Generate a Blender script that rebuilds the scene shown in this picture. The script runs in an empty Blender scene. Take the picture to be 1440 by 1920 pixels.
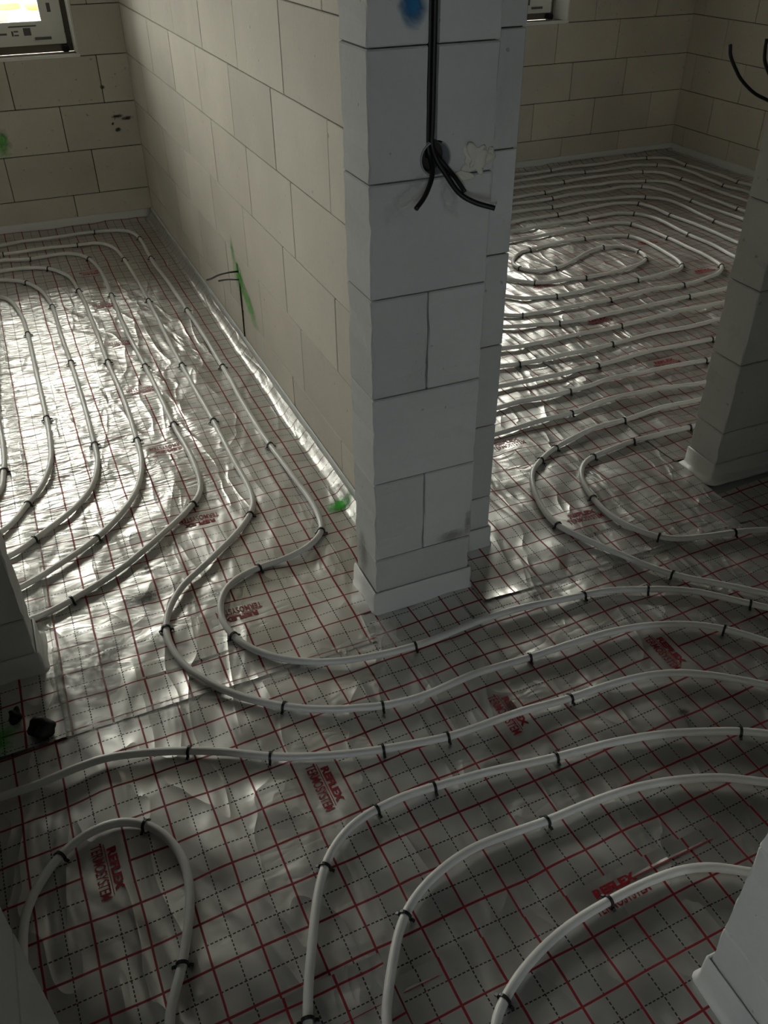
import bpy, bmesh, math, random
import numpy as np
from mathutils import Vector, Matrix

random.seed(7)
SC = bpy.context.scene
COL = SC.collection

# ------------------------------------------------------------------ camera
cam_d = bpy.data.cameras.new('camera'); cam = bpy.data.objects.new('camera', cam_d); COL.objects.link(cam)
cam_d.sensor_fit = 'VERTICAL'; cam_d.sensor_height = 36.0; cam_d.lens = 1608.575 / 1920 * 36
cam_d.clip_start = 0.02; cam_d.clip_end = 200
_r = Vector((0.91813554, -0.39617048, -0.00872267)); _d = Vector((-0.23883917, -0.53568329, -0.80993782)); _f = Vector((0.31620086, 0.74571601, -0.58645089))
_m = Matrix((_r, -_d, -_f)).transposed().to_4x4(); _m.translation = (-0.69503, -1.70256, 1.69301)
cam.matrix_world = _m
SC.camera = cam

# ------------------------------------------------------------------ sky, light, exposure
SC.view_settings.view_transform = 'Standard'; SC.view_settings.look = 'None'
SC.view_settings.gamma = 1.0; SC.view_settings.use_curve_mapping = False
SC.view_settings.exposure = 0.0
SKY = 16.0
wd = bpy.data.worlds.new('sky'); SC.world = wd; wd.use_nodes = True
wn = wd.node_tree; wn.nodes.clear()
_tc = wn.nodes.new('ShaderNodeTexCoord'); _sx = wn.nodes.new('ShaderNodeSeparateXYZ'); wn.links.new(_tc.outputs['Generated'], _sx.inputs[0])
_mr = wn.nodes.new('ShaderNodeMapRange'); wn.links.new(_sx.outputs['Y'], _mr.inputs['Value']); _mr.inputs['From Min'].default_value = -0.8; _mr.inputs['From Max'].default_value = 0.8
_mx = wn.nodes.new('ShaderNodeMix'); _mx.data_type = 'RGBA'; wn.links.new(_mr.outputs[0], _mx.inputs['Factor'])
_mx.inputs['A'].default_value = (0.84, 0.94, 1.0, 1); _mx.inputs['B'].default_value = (1.0, 0.96, 0.88, 1)   # cool sky one way, hazy sun side the other
_bg = wn.nodes.new('ShaderNodeBackground'); _bg.inputs['Strength'].default_value = SKY; wn.links.new(_mx.outputs['Result'], _bg.inputs['Color'])
_wo = wn.nodes.new('ShaderNodeOutputWorld'); wn.links.new(_bg.outputs[0], _wo.inputs['Surface'])
try:
    SC.cycles.use_denoising = True
    SC.cycles.max_bounces = 12; SC.cycles.diffuse_bounces = 6; SC.cycles.glossy_bounces = 5
    SC.cycles.transparent_max_bounces = 12; SC.cycles.caustics_reflective = True
    SC.cycles.sample_clamp_indirect = 6.0
except Exception:
    pass

def portal(name, loc, rot, sx, sy):
    l = bpy.data.lights.new(name, 'AREA'); l.shape = 'RECTANGLE'; l.size = sx; l.size_y = sy
    l.cycles.is_portal = True
    o = bpy.data.objects.new(name, l); COL.objects.link(o); o.location = loc; o.rotation_euler = rot
# window openings: (x0, x1, z0, z1) in the rear wall y = 4.03..4.33
WL = (-2.80, -0.12, 0.948, 2.2)
WR = (1.10, 3.155, 0.948, 2.2)
WB = (-2.55, -1.9, 1.1, 2.05)      # window of the room behind, y = -5
for nm, w, y, rx in (('sky_portal', WL, 4.34, -1), ('sky_portal', WR, 4.34, -1), ('sky_portal', WB, -5.16, 1)):
    portal(nm, ((w[0]+w[1])/2, y, (w[2]+w[3])/2), (rx*math.pi/2, 0, 0), w[1]-w[0], w[3]-w[2])

# ------------------------------------------------------------------ materials
class NT:
    def __init__(s, name):
        s.m = bpy.data.materials.new(name); s.m.use_nodes = True; s.t = s.m.node_tree; s.t.nodes.clear()
        s.out = s.t.nodes.new('ShaderNodeOutputMaterial')
    def n(s, kind, **kw):
        nd = s.t.nodes.new('ShaderNode' + kind)
        for k, v in kw.items(): setattr(nd, k, v)
        return nd
    def put(s, sock, v):
        if isinstance(v, bpy.types.NodeSocket): s.t.links.new(v, sock)
        elif isinstance(v, (tuple, list)) and len(v) == 3 and sock.type == 'RGBA': sock.default_value = (*v, 1)
        else: sock.default_value = v
    def M(s, op, a, b=0.0, c=0.0):
        nd = s.n('Math', operation=op)
        for i, v in enumerate((a, b, c)): s.put(nd.inputs[i], v)
        return nd.outputs[0]
    def mr(s, v, a, b, lo=0.0, hi=1.0):
        nd = s.n('MapRange'); s.put(nd.inputs['Value'], v)
        for k, x in (('From Min', a), ('From Max', b), ('To Min', lo), ('To Max', hi)): nd.inputs[k].default_value = x
        return nd.outputs[0]
    def mix(s, f, a, b):
        nd = s.n('Mix', data_type='RGBA'); s.put(nd.inputs['Factor'], f); s.put(nd.inputs['A'], a); s.put(nd.inputs['B'], b)
        return nd.outputs['Result']
    def noise(s, vec, scale, detail=3.0, rough=0.5, dist=0.0):
        nd = s.n('TexNoise'); s.put(nd.inputs['Vector'], vec)
        for k, x in (('Scale', scale), ('Detail', detail), ('Roughness', rough), ('Distortion', dist)): s.put(nd.inputs[k], x)
        return nd.outputs['Fac']
    def mapping(s, vec, scale=(1,1,1), rot=(0,0,0)):
        nd = s.n('Mapping'); s.put(nd.inputs['Vector'], vec); nd.inputs['Scale'].default_value = scale; nd.inputs['Rotation'].default_value = rot
        return nd.outputs[0]
    def bump(s, h, dist, strength=1.0, nrm=None):
        nd = s.n('Bump'); s.put(nd.inputs['Height'], h); nd.inputs['Distance'].default_value = dist; nd.inputs['Strength'].default_value = strength
        if nrm is not None: s.put(nd.inputs['Normal'], nrm)
        return nd.outputs[0]
    def bsdf(s, **kw):
        b = s.n('BsdfPrincipled')
        for k, v in kw.items(): s.put(b.inputs[k.replace('_', ' ')], v)
        s.t.links.new(b.outputs[0], s.out.inputs[0]); return b

def simple(name, col, rough=0.6, **kw):
    t = NT(name); t.bsdf(Base_Color=col, Roughness=rough, **kw); return t.m

# aerated concrete block
def block_mat(name, base):
    t = NT(name); tc = t.n('TexCoord'); geo = t.n('NewGeometry'); oi = t.n('ObjectInfo')
    pos = geo.outputs['Position']; rnd = oi.outputs['Random']
    big = t.noise(pos, 2.3, 3, 0.55); fine = t.noise(pos, 55, 3, 0.6); pit = t.noise(pos, 48, 1, 0.4)
    val = t.M('ADD', t.mr(rnd, 0, 1, 0.91, 1.05), t.mr(big, 0.3, 0.7, -0.07, 0.07))
    val = t.M('ADD', val, t.mr(fine, 0.3, 0.7, -0.02, 0.02))
    pm = t.mr(pit, 0.20, 0.25, 1.0, 0.0)
    val = t.M('MULTIPLY', val, t.mr(pm, 0, 1, 1.0, 0.72))
    hs = t.n('HueSaturation'); hs.inputs['Color'].default_value = (*base, 1); t.put(hs.inputs['Value'], val)
    sm = t.noise(pos, 5.0, 4, 0.65, 0.6)
    col = t.mix(t.mr(sm, 0.62, 0.78, 0, 0.22), hs.outputs[0], (0.30, 0.28, 0.24))
    nb = t.bump(fine, 0.0012, 0.6); nb = t.bump(t.M('MULTIPLY', pm, -1.0), 0.002, 0.7, nb)
    t.bsdf(Base_Color=col, Roughness=0.93, Normal=nb); return t.m
M_BLOCK = block_mat('aerated_block', (0.60, 0.558, 0.480))
M_BLOCKG = block_mat('aerated_block_grey', (0.585, 0.592, 0.582))
M_MORTAR = simple('thin_mortar', (0.045, 0.041, 0.034), 0.95)
M_CONC = simple('raw_concrete', (0.23, 0.225, 0.215), 0.9)
M_SCREED = simple('insulation', (0.5, 0.5, 0.5), 0.9)
M_BLACK = simple('black_plastic', (0.008, 0.008, 0.008), 0.42)
M_CABLE = simple('black_cable_sheath', (0.007, 0.007, 0.007), 0.5)
M_CABLE2 = simple('dark_grey_cable_sheath', (0.03, 0.03, 0.032), 0.5)
M_PUTTY = simple('dried_putty', (0.66, 0.64, 0.56), 0.85)
M_BOX = simple('grey_box_plastic', (0.34, 0.35, 0.37), 0.4)

def pipe_mat():
    t = NT('white_pipe'); geo = t.n('NewGeometry')
    n1 = t.noise(geo.outputs['Position'], 7, 3, 0.6)
    col = t.mix(t.mr(n1, 0.35, 0.7), (0.78, 0.775, 0.75), (0.68, 0.675, 0.65))
    t.bsdf(Base_Color=col, Roughness=0.36); return t.m
M_PIPE = pipe_mat()

def foil_mat():
    t = NT('gridded_foil'); uv = t.n('UVMap', uv_map='sheet').outputs[0]
    geo = t.n('NewGeometry'); pos = geo.outputs['Position']
    sp = t.n('SeparateXYZ'); t.put(sp.inputs[0], uv); a0, b0 = sp.outputs[0], sp.outputs[1]
    wob = t.noise(pos, 3.5, 2, 0.5); wob2 = t.noise(t.mapping(pos, (1, 1, 1), (0, 0, 1.1)), 3.1, 2, 0.5)
    a = t.M('ADD', a0, t.mr(wob, 0, 1, -0.006, 0.006)); b = t.M('ADD', b0, t.mr(wob2, 0, 1, -0.006, 0.006))
    def near(v, off):      # distance to the nearest line of a 10 cm raster shifted by off
        f = t.M('FRACT', t.M('ADD', t.M('DIVIDE', t.M('ADD', v, off), 0.1), 0.5))
        return t.M('MULTIPLY', t.M('ABSOLUTE', t.M('SUBTRACT', f, 0.5)), 0.1)
    def line(d, w): return t.mr(d, w + 0.0005, w - 0.0005)
    sol = t.M('MAXIMUM', line(near(a, 0.0), 0.0027), line(near(b, 0.05), 0.0023))
    def dash(v): return t.M('LESS_THAN', t.M('FRACT', t.M('DIVIDE', v, 0.0095)), 0.66)
    das = t.M('MAXIMUM', t.M('MULTIPLY', line(near(a, 0.05), 0.0015), dash(b)), t.M('MULTIPLY', line(near(b, 0.0), 0.0013), dash(a)))
    fb = t.M('MULTIPLY', t.M('ABSOLUTE', t.M('SUBTRACT', t.M('FRACT', t.M('ADD', t.M('DIVIDE', b, 0.5), 0.5)), 0.5)), 0.5)
    blank = t.M('MULTIPLY', t.M('LESS_THAN', t.M('ABSOLUTE', a), 0.0965), t.M('LESS_THAN', fb, 0.047))
    keep = t.M('SUBTRACT', 1.0, blank)
    sol = t.M('MULTIPLY', sol, keep); das = t.M('MULTIPLY', das, keep)
    base = t.mix(t.mr(t.noise(pos, 1.7, 4, 0.6), 0.35, 0.7), FOIL_A, FOIL_B)
    dirt = t.mr(t.noise(pos, 4.2, 5, 0.7, 0.4), 0.60, 0.80)
    base = t.mix(t.M('MULTIPLY', dirt, 0.35), base, (0.30, 0.26, 0.19))
    col = t.mix(das, base, (0.02, 0.008, 0.008)); col = t.mix(sol, col, (0.235, 0.004, 0.013))
    ink = t.M('MAXIMUM', sol, das)
    # crumples of the film: long soft folds and, in patches, tighter creases
    w0 = t.noise(t.mapping(pos, (1.0, 0.30, 1.0), (0, 0, -0.45)), 7.0, 2, 0.45, 0.7)
    w1 = t.noise(t.mapping(pos, (1.0, 0.50, 1.0), (0, 0, 0.9)), 6.0, 2, 0.45, 0.9)
    w2 = t.noise(t.mapping(pos, (0.45, 1.0, 1.0), (0, 0, 0.35)), 17.0, 2, 0.5, 0.5)
    r0 = t.M('POWER', t.mr(t.M('ABSOLUTE', t.M('SUBTRACT', w0, 0.5)), 0.0, 0.16, 1.0, 0.0), 2.0)
    r2 = t.M('ABSOLUTE', t.M('SUBTRACT', w2, 0.5))
    patch = t.mr(t.noise(pos, 1.4, 2, 0.5), 0.45, 0.62, 0.0, 1.0)
    h = t.M('ADD', t.M('ADD', t.M('MULTIPLY', r0, 0.16), t.M('MULTIPLY', w1, 0.9)), t.M('MULTIPLY', r2, t.M('MULTIPLY', patch, 0.30)))
    # the sheet under the left window was trodden: many short creases across the roll
    sx = t.n('SeparateXYZ'); t.put(sx.inputs[0], pos)
    trod = t.M('MULTIPLY', t.mr(sx.outputs[0], 0.0, -0.45), t.mr(sx.outputs[1], 0.5, 1.1))
    w3 = t.noise(t.mapping(pos, (0.28, 1.0, 1.0), (0, 0, 0.12)), 24.0, 2, 0.5, 0.7)
    w4 = t.noise(t.mapping(pos, (0.6, 1.0, 1.0), (0, 0, -0.4)), 13.0, 2, 0.5, 0.7)
    cr = t.M('ADD', t.M('MULTIPLY', t.M('ABSOLUTE', t.M('SUBTRACT', w3, 0.5)), 0.75), t.M('MULTIPLY', w4, 0.5))
    h = t.M('ADD', h, t.M('MULTIPLY', trod, cr))
    nb = t.bump(h, 0.023, 0.8)
    rough = t.M('ADD', t.mr(t.noise(pos, 5, 3, 0.6), 0.3, 0.7, 0.33, 0.45), t.M('MULTIPLY', ink, 0.12))
    t.bsdf(Base_Color=col, Metallic=t.M('SUBTRACT', 0.84, t.M('MULTIPLY', ink, 0.74)), Roughness=rough, Normal=nb, Coat_Weight=t.M('SUBTRACT', 0.42, t.M('MULTIPLY', ink, 0.36)), Coat_Roughness=0.15, Coat_Normal=nb)
    return t.m
FOIL_A = (0.68, 0.668, 0.64); FOIL_B = (0.58, 0.57, 0.54)
M_FOIL = foil_mat()
M_RED = simple('red_print', (0.30, 0.008, 0.018), 0.45)

def foam_mat():
    t = NT('white_edge_foam'); geo = t.n('NewGeometry')
    n1 = t.noise(geo.outputs['Position'], 18, 3, 0.6)
    nb = t.bump(n1, 0.004, 0.5)
    t.bsdf(Base_Color=(0.66, 0.67, 0.66), Roughness=0.42, Normal=nb, Subsurface_Weight=0.0); return t.m
M_FOAM = foam_mat()

def film_mat():
    t = NT('clear_film'); geo = t.n('NewGeometry'); pos = geo.outputs['Position']
    w1 = t.noise(t.mapping(pos, (1, 1, 2.2)), 26, 4, 0.6, 1.2)
    nb = t.bump(t.M('ABSOLUTE', t.M('SUBTRACT', w1, 0.5)), 0.03, 0.9)
    b = t.n('BsdfPrincipled'); t.put(b.inputs['Base Color'], (0.72, 0.72, 0.68)); b.inputs['Roughness'].default_value = 0.16; t.put(b.inputs['Normal'], nb); b.inputs['Specular IOR Level'].default_value = 0.9
    tr = t.n('BsdfTransparent'); mx = t.n('MixShader'); mx.inputs[0].default_value = 0.34
    t.t.links.new(tr.outputs[0], mx.inputs[1]); t.t.links.new(b.outputs[0], mx.inputs[2]); t.t.links.new(mx.outputs[0], t.out.inputs[0]); return t.m
M_FILM = film_mat()

def glass_mat():
    t = NT('window_glass'); g = t.n('BsdfGlossy'); g.inputs['Roughness'].default_value = 0.02; tr = t.n('BsdfTransparent'); fr = t.n('Fresnel'); fr.inputs['IOR'].default_value = 1.45
    tr.inputs['Color'].default_value = (0.94, 0.96, 0.95, 1)
    mx = t.n('MixShader'); t.t.links.new(fr.outputs[0], mx.inputs[0]); t.t.links.new(tr.outputs[0], mx.inputs[1]); t.t.links.new(g.outputs[0], mx.inputs[2]); t.t.links.new(mx.outputs[0], t.out.inputs[0]); return t.m
M_GLASS = glass_mat()
M_PVC = simple('pvc_frame', (0.80, 0.80, 0.74), 0.4)
M_PVCD = simple('frame_grime', (0.20, 0.185, 0.15), 0.8)
M_WHITE = simple('white_render', (0.78, 0.775, 0.74), 0.8)

def spray_mat(name, col, strength=1.0, edge=0.75, nscale=9.0):
    # sprayed or smeared mark: solid in the middle, ragged and thinning to its edge
    t = NT(name); uv = t.n('UVMap', uv_map='mark').outputs[0]; geo = t.n('NewGeometry')
    ln = t.n('VectorMath', operation='LENGTH'); t.put(ln.inputs[0], uv)
    n1 = t.noise(geo.outputs['Position'], nscale * 4, 4, 0.65, 0.5)
    d = t.M('ADD', ln.outputs['Value'], t.mr(n1, 0.25, 0.75, -0.32, 0.32))
    al = t.M('MULTIPLY', t.mr(d, edge, 0.25), strength)
    b = t.n('BsdfPrincipled'); t.put(b.inputs['Base Color'], col); b.inputs['Roughness'].default_value = 0.8
    tr = t.n('BsdfTransparent'); mx = t.n('MixShader'); t.put(mx.inputs[0], al)
    t.t.links.new(tr.outputs[0], mx.inputs[1]); t.t.links.new(b.outputs[0], mx.inputs[2]); t.t.links.new(mx.outputs[0], t.out.inputs[0]); return t.m
M_GREEN = spray_mat('green_spray', (0.10, 0.50, 0.07), 0.62, 1.0); M_GREENF = spray_mat('green_spray_film', (0.04, 0.50, 0.03), 1.0, 1.05)
M_BLUE = spray_mat('blue_spray', (0.015, 0.16, 0.36), 1.0, 0.95, 3)
M_SMEAR = spray_mat('pale_smear', (0.70, 0.70, 0.67), 0.5, 1.0)
M_DIRT = spray_mat('dark_dirt', (0.06, 0.052, 0.04), 0.85, 0.85, 22)

# ------------------------------------------------------------------ helpers
def tag(o, label=None, cat=None, group=None, kind=None):
    if label: o['label'] = label
    if cat: o['category'] = cat
    if group: o['group'] = group
    if kind: o['kind'] = kind
    return o
def link(name, me, parent=None, mat=None):
    o = bpy.data.objects.new(name, me); COL.objects.link(o)
    if parent is not None: o.parent = parent
    if mat is not None and len(me.materials) == 0: me.materials.append(mat)
    return o
def mesh(name, verts, faces, smooth=False):
    me = bpy.data.meshes.new(name); me.from_pydata([tuple(v) for v in verts], [], faces); me.update()
    if smooth: me.polygons.foreach_set('use_smooth', [True] * len(me.polygons))
    return me
def empty(name, loc=(0, 0, 0)):
    o = bpy.data.objects.new(name, None); COL.objects.link(o); o.location = loc; o.empty_display_size = 0.05; return o
def box_bm(bm, x0, x1, y0, y1, z0, z1):
    vs = [bm.verts.new((x, y, z)) for x in (x0, x1) for y in (y0, y1) for z in (z0, z1)]
    for f in ((0,1,3,2), (4,6,7,5), (0,4,5,1), (2,3,7,6), (0,2,6,4), (1,5,7,3)): bm.faces.new([vs[i] for i in f])
def bm_mesh(name, bm, smooth=False):
    bmesh.ops.recalc_face_normals(bm, faces=bm.faces[:])
    me = bpy.data.meshes.new(name); bm.to_mesh(me); bm.free()
    if smooth: me.polygons.foreach_set('use_smooth', [True] * len(me.polygons))
    return me
def boxes(name, lst, parent=None, mat=None, bevel=0.0):
    bm = bmesh.new()
    for b in lst: box_bm(bm, *b)
    if bevel: bmesh.ops.bevel(bm, geom=bm.edges[:], offset=bevel, segments=2, affect='EDGES')
    return link(name, bm_mesh(name, bm), parent, mat)
_bc = {}
def block_mesh(dx, dy, dz, bev=0.0022):
    k = (round(dx, 3), round(dy, 3), round(dz, 3), bev)
    if k not in _bc:
        bm = bmesh.new(); box_bm(bm, -dx/2, dx/2, -dy/2, dy/2, -dz/2, dz/2)
        bmesh.ops.bevel(bm, geom=bm.edges[:], offset=bev, segments=1, affect='EDGES')
        _bc[k] = bm_mesh('block', bm)
    return _bc[k]
def chipped_mesh(dx, dy, dz, seed):
    # a block whose upright arrises are knocked and chipped
    rg = random.Random(seed); bm = bmesh.new(); box_bm(bm, -dx/2, dx/2, -dy/2, dy/2, -dz/2, dz/2)
    bmesh.ops.bevel(bm, geom=bm.edges[:], offset=0.003, segments=1, affect='EDGES')
    up = [e for e in bm.edges if abs((e.verts[0].co - e.verts[1].co).normalized().z) > 0.9 and e.calc_length() > 0.5*dz]
    bmesh.ops.subdivide_edges(bm, edges=up, cuts=7)
    for v in bm.verts:
        if abs(v.co.z) < dz/2 - 0.006:
            k = rg.choice((0.0, 0.2, 0.35, 0.5, 0.9)) * 0.0045
            v.co.x -= math.copysign(k, v.co.x); v.co.y -= math.copysign(k*rg.random(), v.co.y); v.co.z += rg.uniform(-0.008, 0.008)
    return bm_mesh('block', bm)
def block(parent, x0, x1, y0, y1, z0, z1, mat, bev=0.0022, g=0.003, chip=False):
    h = g / 2
    # only the mortar gap is left open; faces stay flush to about a millimetre
    me = chipped_mesh(x1 - x0, y1 - y0, z1 - z0, int(1e4*(x0+2*z0+3*y0))) if chip else block_mesh(x1 - x0, y1 - y0, z1 - z0, bev)
    if len(me.materials) == 0: me.materials.append(mat)
    o = bpy.data.objects.new('block', me); COL.objects.link(o); o.parent = parent
    o.location = ((x0+x1)/2, (y0+y1)/2, (z0+z1)/2)
    if me.materials[0] is not mat:
        o.material_slots[0].link = 'OBJECT'; o.material_slots[0].material = mat
    return o
ZC = [-0.06, 0.192, 0.4435, 0.6925, 0.9445, 1.1965, 1.449, 1.70, 1.951]
def wall(name, along, l0, l1, t0, t1, joints, mat, gap=0.003, ztop=2.6, openings=(), ncourse=8, inset=0.007):
    """Block wall; along 'x' or 'y', from l0 to l1, thickness t0..t1; joints(course) gives the upright joints."""
    def bx(a0, a1, z0, z1, i=0.0):
        return (a0, a1, t0+i, t1-i, z0, z1) if along == 'x' else (t0+i, t1-i, a0, a1, z0, z1)
    core, segs = [], [(l0, l1)]
    zt = ZC[ncourse]
    if openings:
        o0, o1, oz0, oz1 = openings[0]
        core += [bx(l0+inset, l1-inset, ZC[0], oz0-inset, inset), bx(l0+inset, o0-inset, oz0-inset, zt, inset), bx(o1+inset, l1-inset, oz0-inset, zt, inset)]
        core += [bx(l0, o0, zt, ztop), bx(o1, l1, zt, ztop), bx(o0, o1, oz1, ztop)]
    else:
        core += [bx(l0+inset, l1-inset, ZC[0], zt, inset), bx(l0, l1, zt, ztop)]
    w = boxes(name, core, None, M_MORTAR); tag(w, kind='structure')
    w.data.materials.append(M_CONC)
    for p in w.data.polygons:
        if p.center.z > zt - 1e-4 and min(w.data.vertices[v].co.z for v in p.vertices) > zt - 1e-3: p.material_index = 1
    rg = random.Random(len(name) * 13 + 5)
    for c in range(ncourse):
        z0, z1 = ZC[c], ZC[c+1]
        cuts = [l0] + [j for j in sorted(joints(c)) if l0 + 0.04 < j < l1 - 0.04] + [l1]
        spans = list(zip(cuts[:-1], cuts[1:]))
        if openings and z0 > oz0 - 0.02:
            sp2 = []
            for s0, s1 in spans:
                if s1 <= o0 or s0 >= o1: sp2.append((s0, s1))
                else:
                    if s0 < o0 - 0.02: sp2.append((s0, o0))
                    if s1 > o1 + 0.02: sp2.append((o1, s1))
            spans = sp2
        for s0, s1 in spans:
            g0 = 0 if s0 in (l0,) else gap * rg.choice((0.3, 0.4, 0.5, 0.6)); g1 = 0 if s1 in (l1,) else gap * rg.choice((0.3, 0.4, 0.5, 0.6))
            e = rg.uniform(-0.0008, 0.0008)
            b = bx(s0 + g0, s1 - g1, z0 + gap * 0.5, z1 - gap * 0.5)
            o = block(w, *b, mat, chip=(s0, s1) == spans[{'wall_near_right': 0, 'wall_front_right': 0, 'wall_front_left': -1}.get(name, 0)] and name in ('wall_near_right', 'wall_front_right', 'wall_front_left'))
            if name == 'wall_middle' and s0 == l0:      # same blocks; cooler hall light painted as grey on the end facing it
                o.data = o.data.copy(); o.data.materials.append(M_BLOCKG)
                for p in o.data.polygons: p.material_index = 1 if p.normal.y < -0.5 else 0
            if along == 'x': o.location.y += e
            else: o.location.x += e
    return w

# ------------------------------------------------------------------ the shell of the building
def shell(name, lst, mat=M_CONC):
    o = boxes(name, lst, None, mat); tag(o, kind='structure'); return o
shell('floor', [(-3.5, 4.6, -5.4, 4.4, -0.25, -0.012)], M_SCREED)
shell('ceiling', [(-3.5, 4.6, -5.4, 4.4, 2.6, 2.85)])
def jm(tab, step, off):   # joints of a course: measured ones where known, else a running bond
    return lambda c: tab[c] if c in tab else [off[c % 2] + k * step for k in range(-12, 14)]
wall('wall_middle', 'y', 0.152, 4.33, 0.145, 0.445, lambda c: [(0.645 if c % 2 == 0 else 1.015) + 0.515 * k for k in range(7)], M_BLOCK, gap=0.0032)
wall('wall_rear_left', 'x', -3.2, 0.145, 4.03, 4.33, jm({0: [-0.315-0.5*k for k in range(6)], 1: [-0.157-0.5*k for k in range(6)], 2: [-0.288-0.5*k for k in range(6)], 3: [-0.03-0.5*k for k in range(7)]}, 0.5, (-0.29, -0.03)), M_BLOCK, gap=0.004, openings=[WL[:2] + (0.9445, 2.2)])
wall('wall_rear_right', 'x', 0.445, 4.24, 4.03, 4.33, jm({0: [1.2, 1.7, 2.2, 2.7, 3.21, 3.72], 1: [0.95, 1.45, 1.95, 2.45, 2.94, 3.46, 3.97], 2: [1.22, 1.72, 2.22, 2.73, 3.236, 3.70], 3: [1.05, 1.55, 2.05, 2.56, 3.08, 3.596], 4: [1.2, 1.7, 3.38, 3.9]}, 0.5, (0.88, 0.62)), M_BLOCK, gap=0.004, openings=[WR[:2] + (0.9445, 2.2)])
wall('wall_right', 'y', 0.285, 4.33, 4.24, 4.54, jm({0: [0.9, 1.4, 1.9, 2.4, 2.9, 3.41, 3.9], 1: [1.1, 1.6, 2.1, 2.63, 3.14, 3.655]}, 0.51, (0.35, 0.6)), M_BLOCK, gap=0.004)
wall('wall_front_right', 'x', 1.34, 4.54, 0.15, 0.285, jm({}, 0.5, (1.84, 1.6)), M_BLOCKG, ztop=2.6)
wall('wall_front_left', 'x', -3.2, -0.91, 0.15, 0.285, jm({}, 0.5, (-1.41, -1.16)), M_BLOCKG)
wall('wall_near_right', 'x', 0.165, 3.2, -1.35, -1.2, jm({}, 0.5, (0.66, 0.42)), M_BLOCKG)
wall('wall_near_left', 'x', -2.9, -0.846, -1.35, -1.2, jm({}, 0.5, (-1.35, -1.1)), M_BLOCKG)
shell('wall_left', [(-3.5, -3.2, 0.15, 4.33, -0.06, 2.6)], M_WHITE)
shell('wall_hall_left', [(-2.9, -2.6, -1.2, 0.15, -0.06, 2.6)], M_BLOCKG)
shell('wall_hall_right', [(3.2, 3.4, -1.35, 0.15, -0.06, 2.6)], M_BLOCKG)
shell('wall_back', [(-3.3, WB[0], -5.3, -5.0, -0.06, 2.6), (WB[1], 3.3, -5.3, -5.0, -0.06, 2.6), (WB[0], WB[1], -5.3, -5.0, -0.06, WB[2]), (WB[0], WB[1], -5.3, -5.0, WB[3], 2.6)], M_BLOCKG)
shell('wall_back_left', [(-3.5, -3.2, -5.3, -1.35, -0.06, 2.6)], M_BLOCKG)
shell('wall_back_right', [(3.2, 3.5, -5.3, -1.35, -0.06, 2.6)], M_BLOCKG)
bm = bmesh.new()
for (y0, z0), (y1, z1) in (((4.33, 2.72), (5.25, 2.36)),):
    vs = [bm.verts.new((x, y, z)) for x in (-4.2, 5.2) for y, z in ((y0, z0), (y1, z1), (y1, z1+0.16), (y0, z0+0.30))]
    for f in ((0,1,2,3), (7,6,5,4), (0,4,5,1), (1,5,6,2), (2,6,7,3), (3,7,4,0)): bm.faces.new([vs[i] for i in f])
tag(link('roof', bm_mesh('roof', bm), None, M_CONC), kind='structure')     # eaves over the rear windows
# lintels over the three doorways
shell('trim_1', [(-0.912, 0.1, 0.15, 0.285, 2.1, 2.6)]); shell('trim_2', [(0.44, 1.342, 0.15, 0.285, 2.1, 2.6)]); shell('trim_3', [(-0.848, 0.167, -1.35, -1.2, 2.1, 2.6)])

# the pillar: end of the middle wall, chased for cables
PIL = boxes('wall_pillar', [(0.008, 0.287, 0.03, 0.149, -0.06, 1.951), (0.0, 0.295, 0.0, 0.15, 1.951, 2.6)], None, M_MORTAR); tag(PIL, kind='structure')
def cut_block(o, shapes):
    dg = bpy.context.evaluated_depsgraph_get()
    bm = bmesh.new()
    for s in shapes:
        if s[0] == 'box': box_bm(bm, *s[1])
        else:
            (cx, cz, r, y0, y1) = s[1]
            geo = bmesh.ops.create_cone(bm, segments=28, radius1=r, radius2=r, depth=y1 - y0, cap_ends=True)
            bmesh.ops.rotate(bm, verts=geo['verts'], cent=(0, 0, 0), matrix=Matrix.Rotation(math.pi/2, 3, 'X'))
            bmesh.ops.translate(bm, verts=geo['verts'], vec=(cx, (y0+y1)/2, cz))
    bmesh.ops.recalc_face_normals(bm, faces=bm.faces[:])
    cme = bpy.data.meshes.new('cut'); bm.to_mesh(cme); bm.free()
    cut = bpy.data.objects.new('cut', cme); COL.objects.link(cut)
    md = o.modifiers.new('cut', 'BOOLEAN'); md.operation = 'DIFFERENCE'; md.object = cut; md.solver = 'EXACT'; md.use_self = True
    bpy.context.view_layer.update(); dg = bpy.context.evaluated_depsgraph_get()
    me = bpy.data.meshes.new_from_object(o.evaluated_get(dg)); o.modifiers.clear(); o.data = me
    bpy.data.objects.remove(cut)
HOLE = (0.153, 1.236, 0.036)
for c in range(8):
    z0, z1 = ZC[c] + 0.0015, ZC[c+1] - 0.0015
    cuts = [0.0, 0.146, 0.295] if c in (1, 3) else [0.0, 0.295]
    for k in range(len(cuts) - 1):
        x0 = cuts[k] + (0.0014 if k else 0); x1 = cuts[k+1] - (0.0014 if k < len(cuts) - 2 else 0)
        b = block(PIL, x0, x1, 0.0 + random.uniform(-.0006, .0006), 0.1485, z0, z1, M_BLOCKG, chip=True)
        if c == 5: cut_block(b, [('box', (0.131, 0.156, -0.05, 0.026, 1.236, 1.8)), ('cyl', (HOLE[0], HOLE[1], HOLE[2], -0.06, 0.062))])
        if c in (6, 7): cut_block(b, [('box', (0.131, 0.156, -0.05, 0.026, 1.0, 2.5))])

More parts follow.
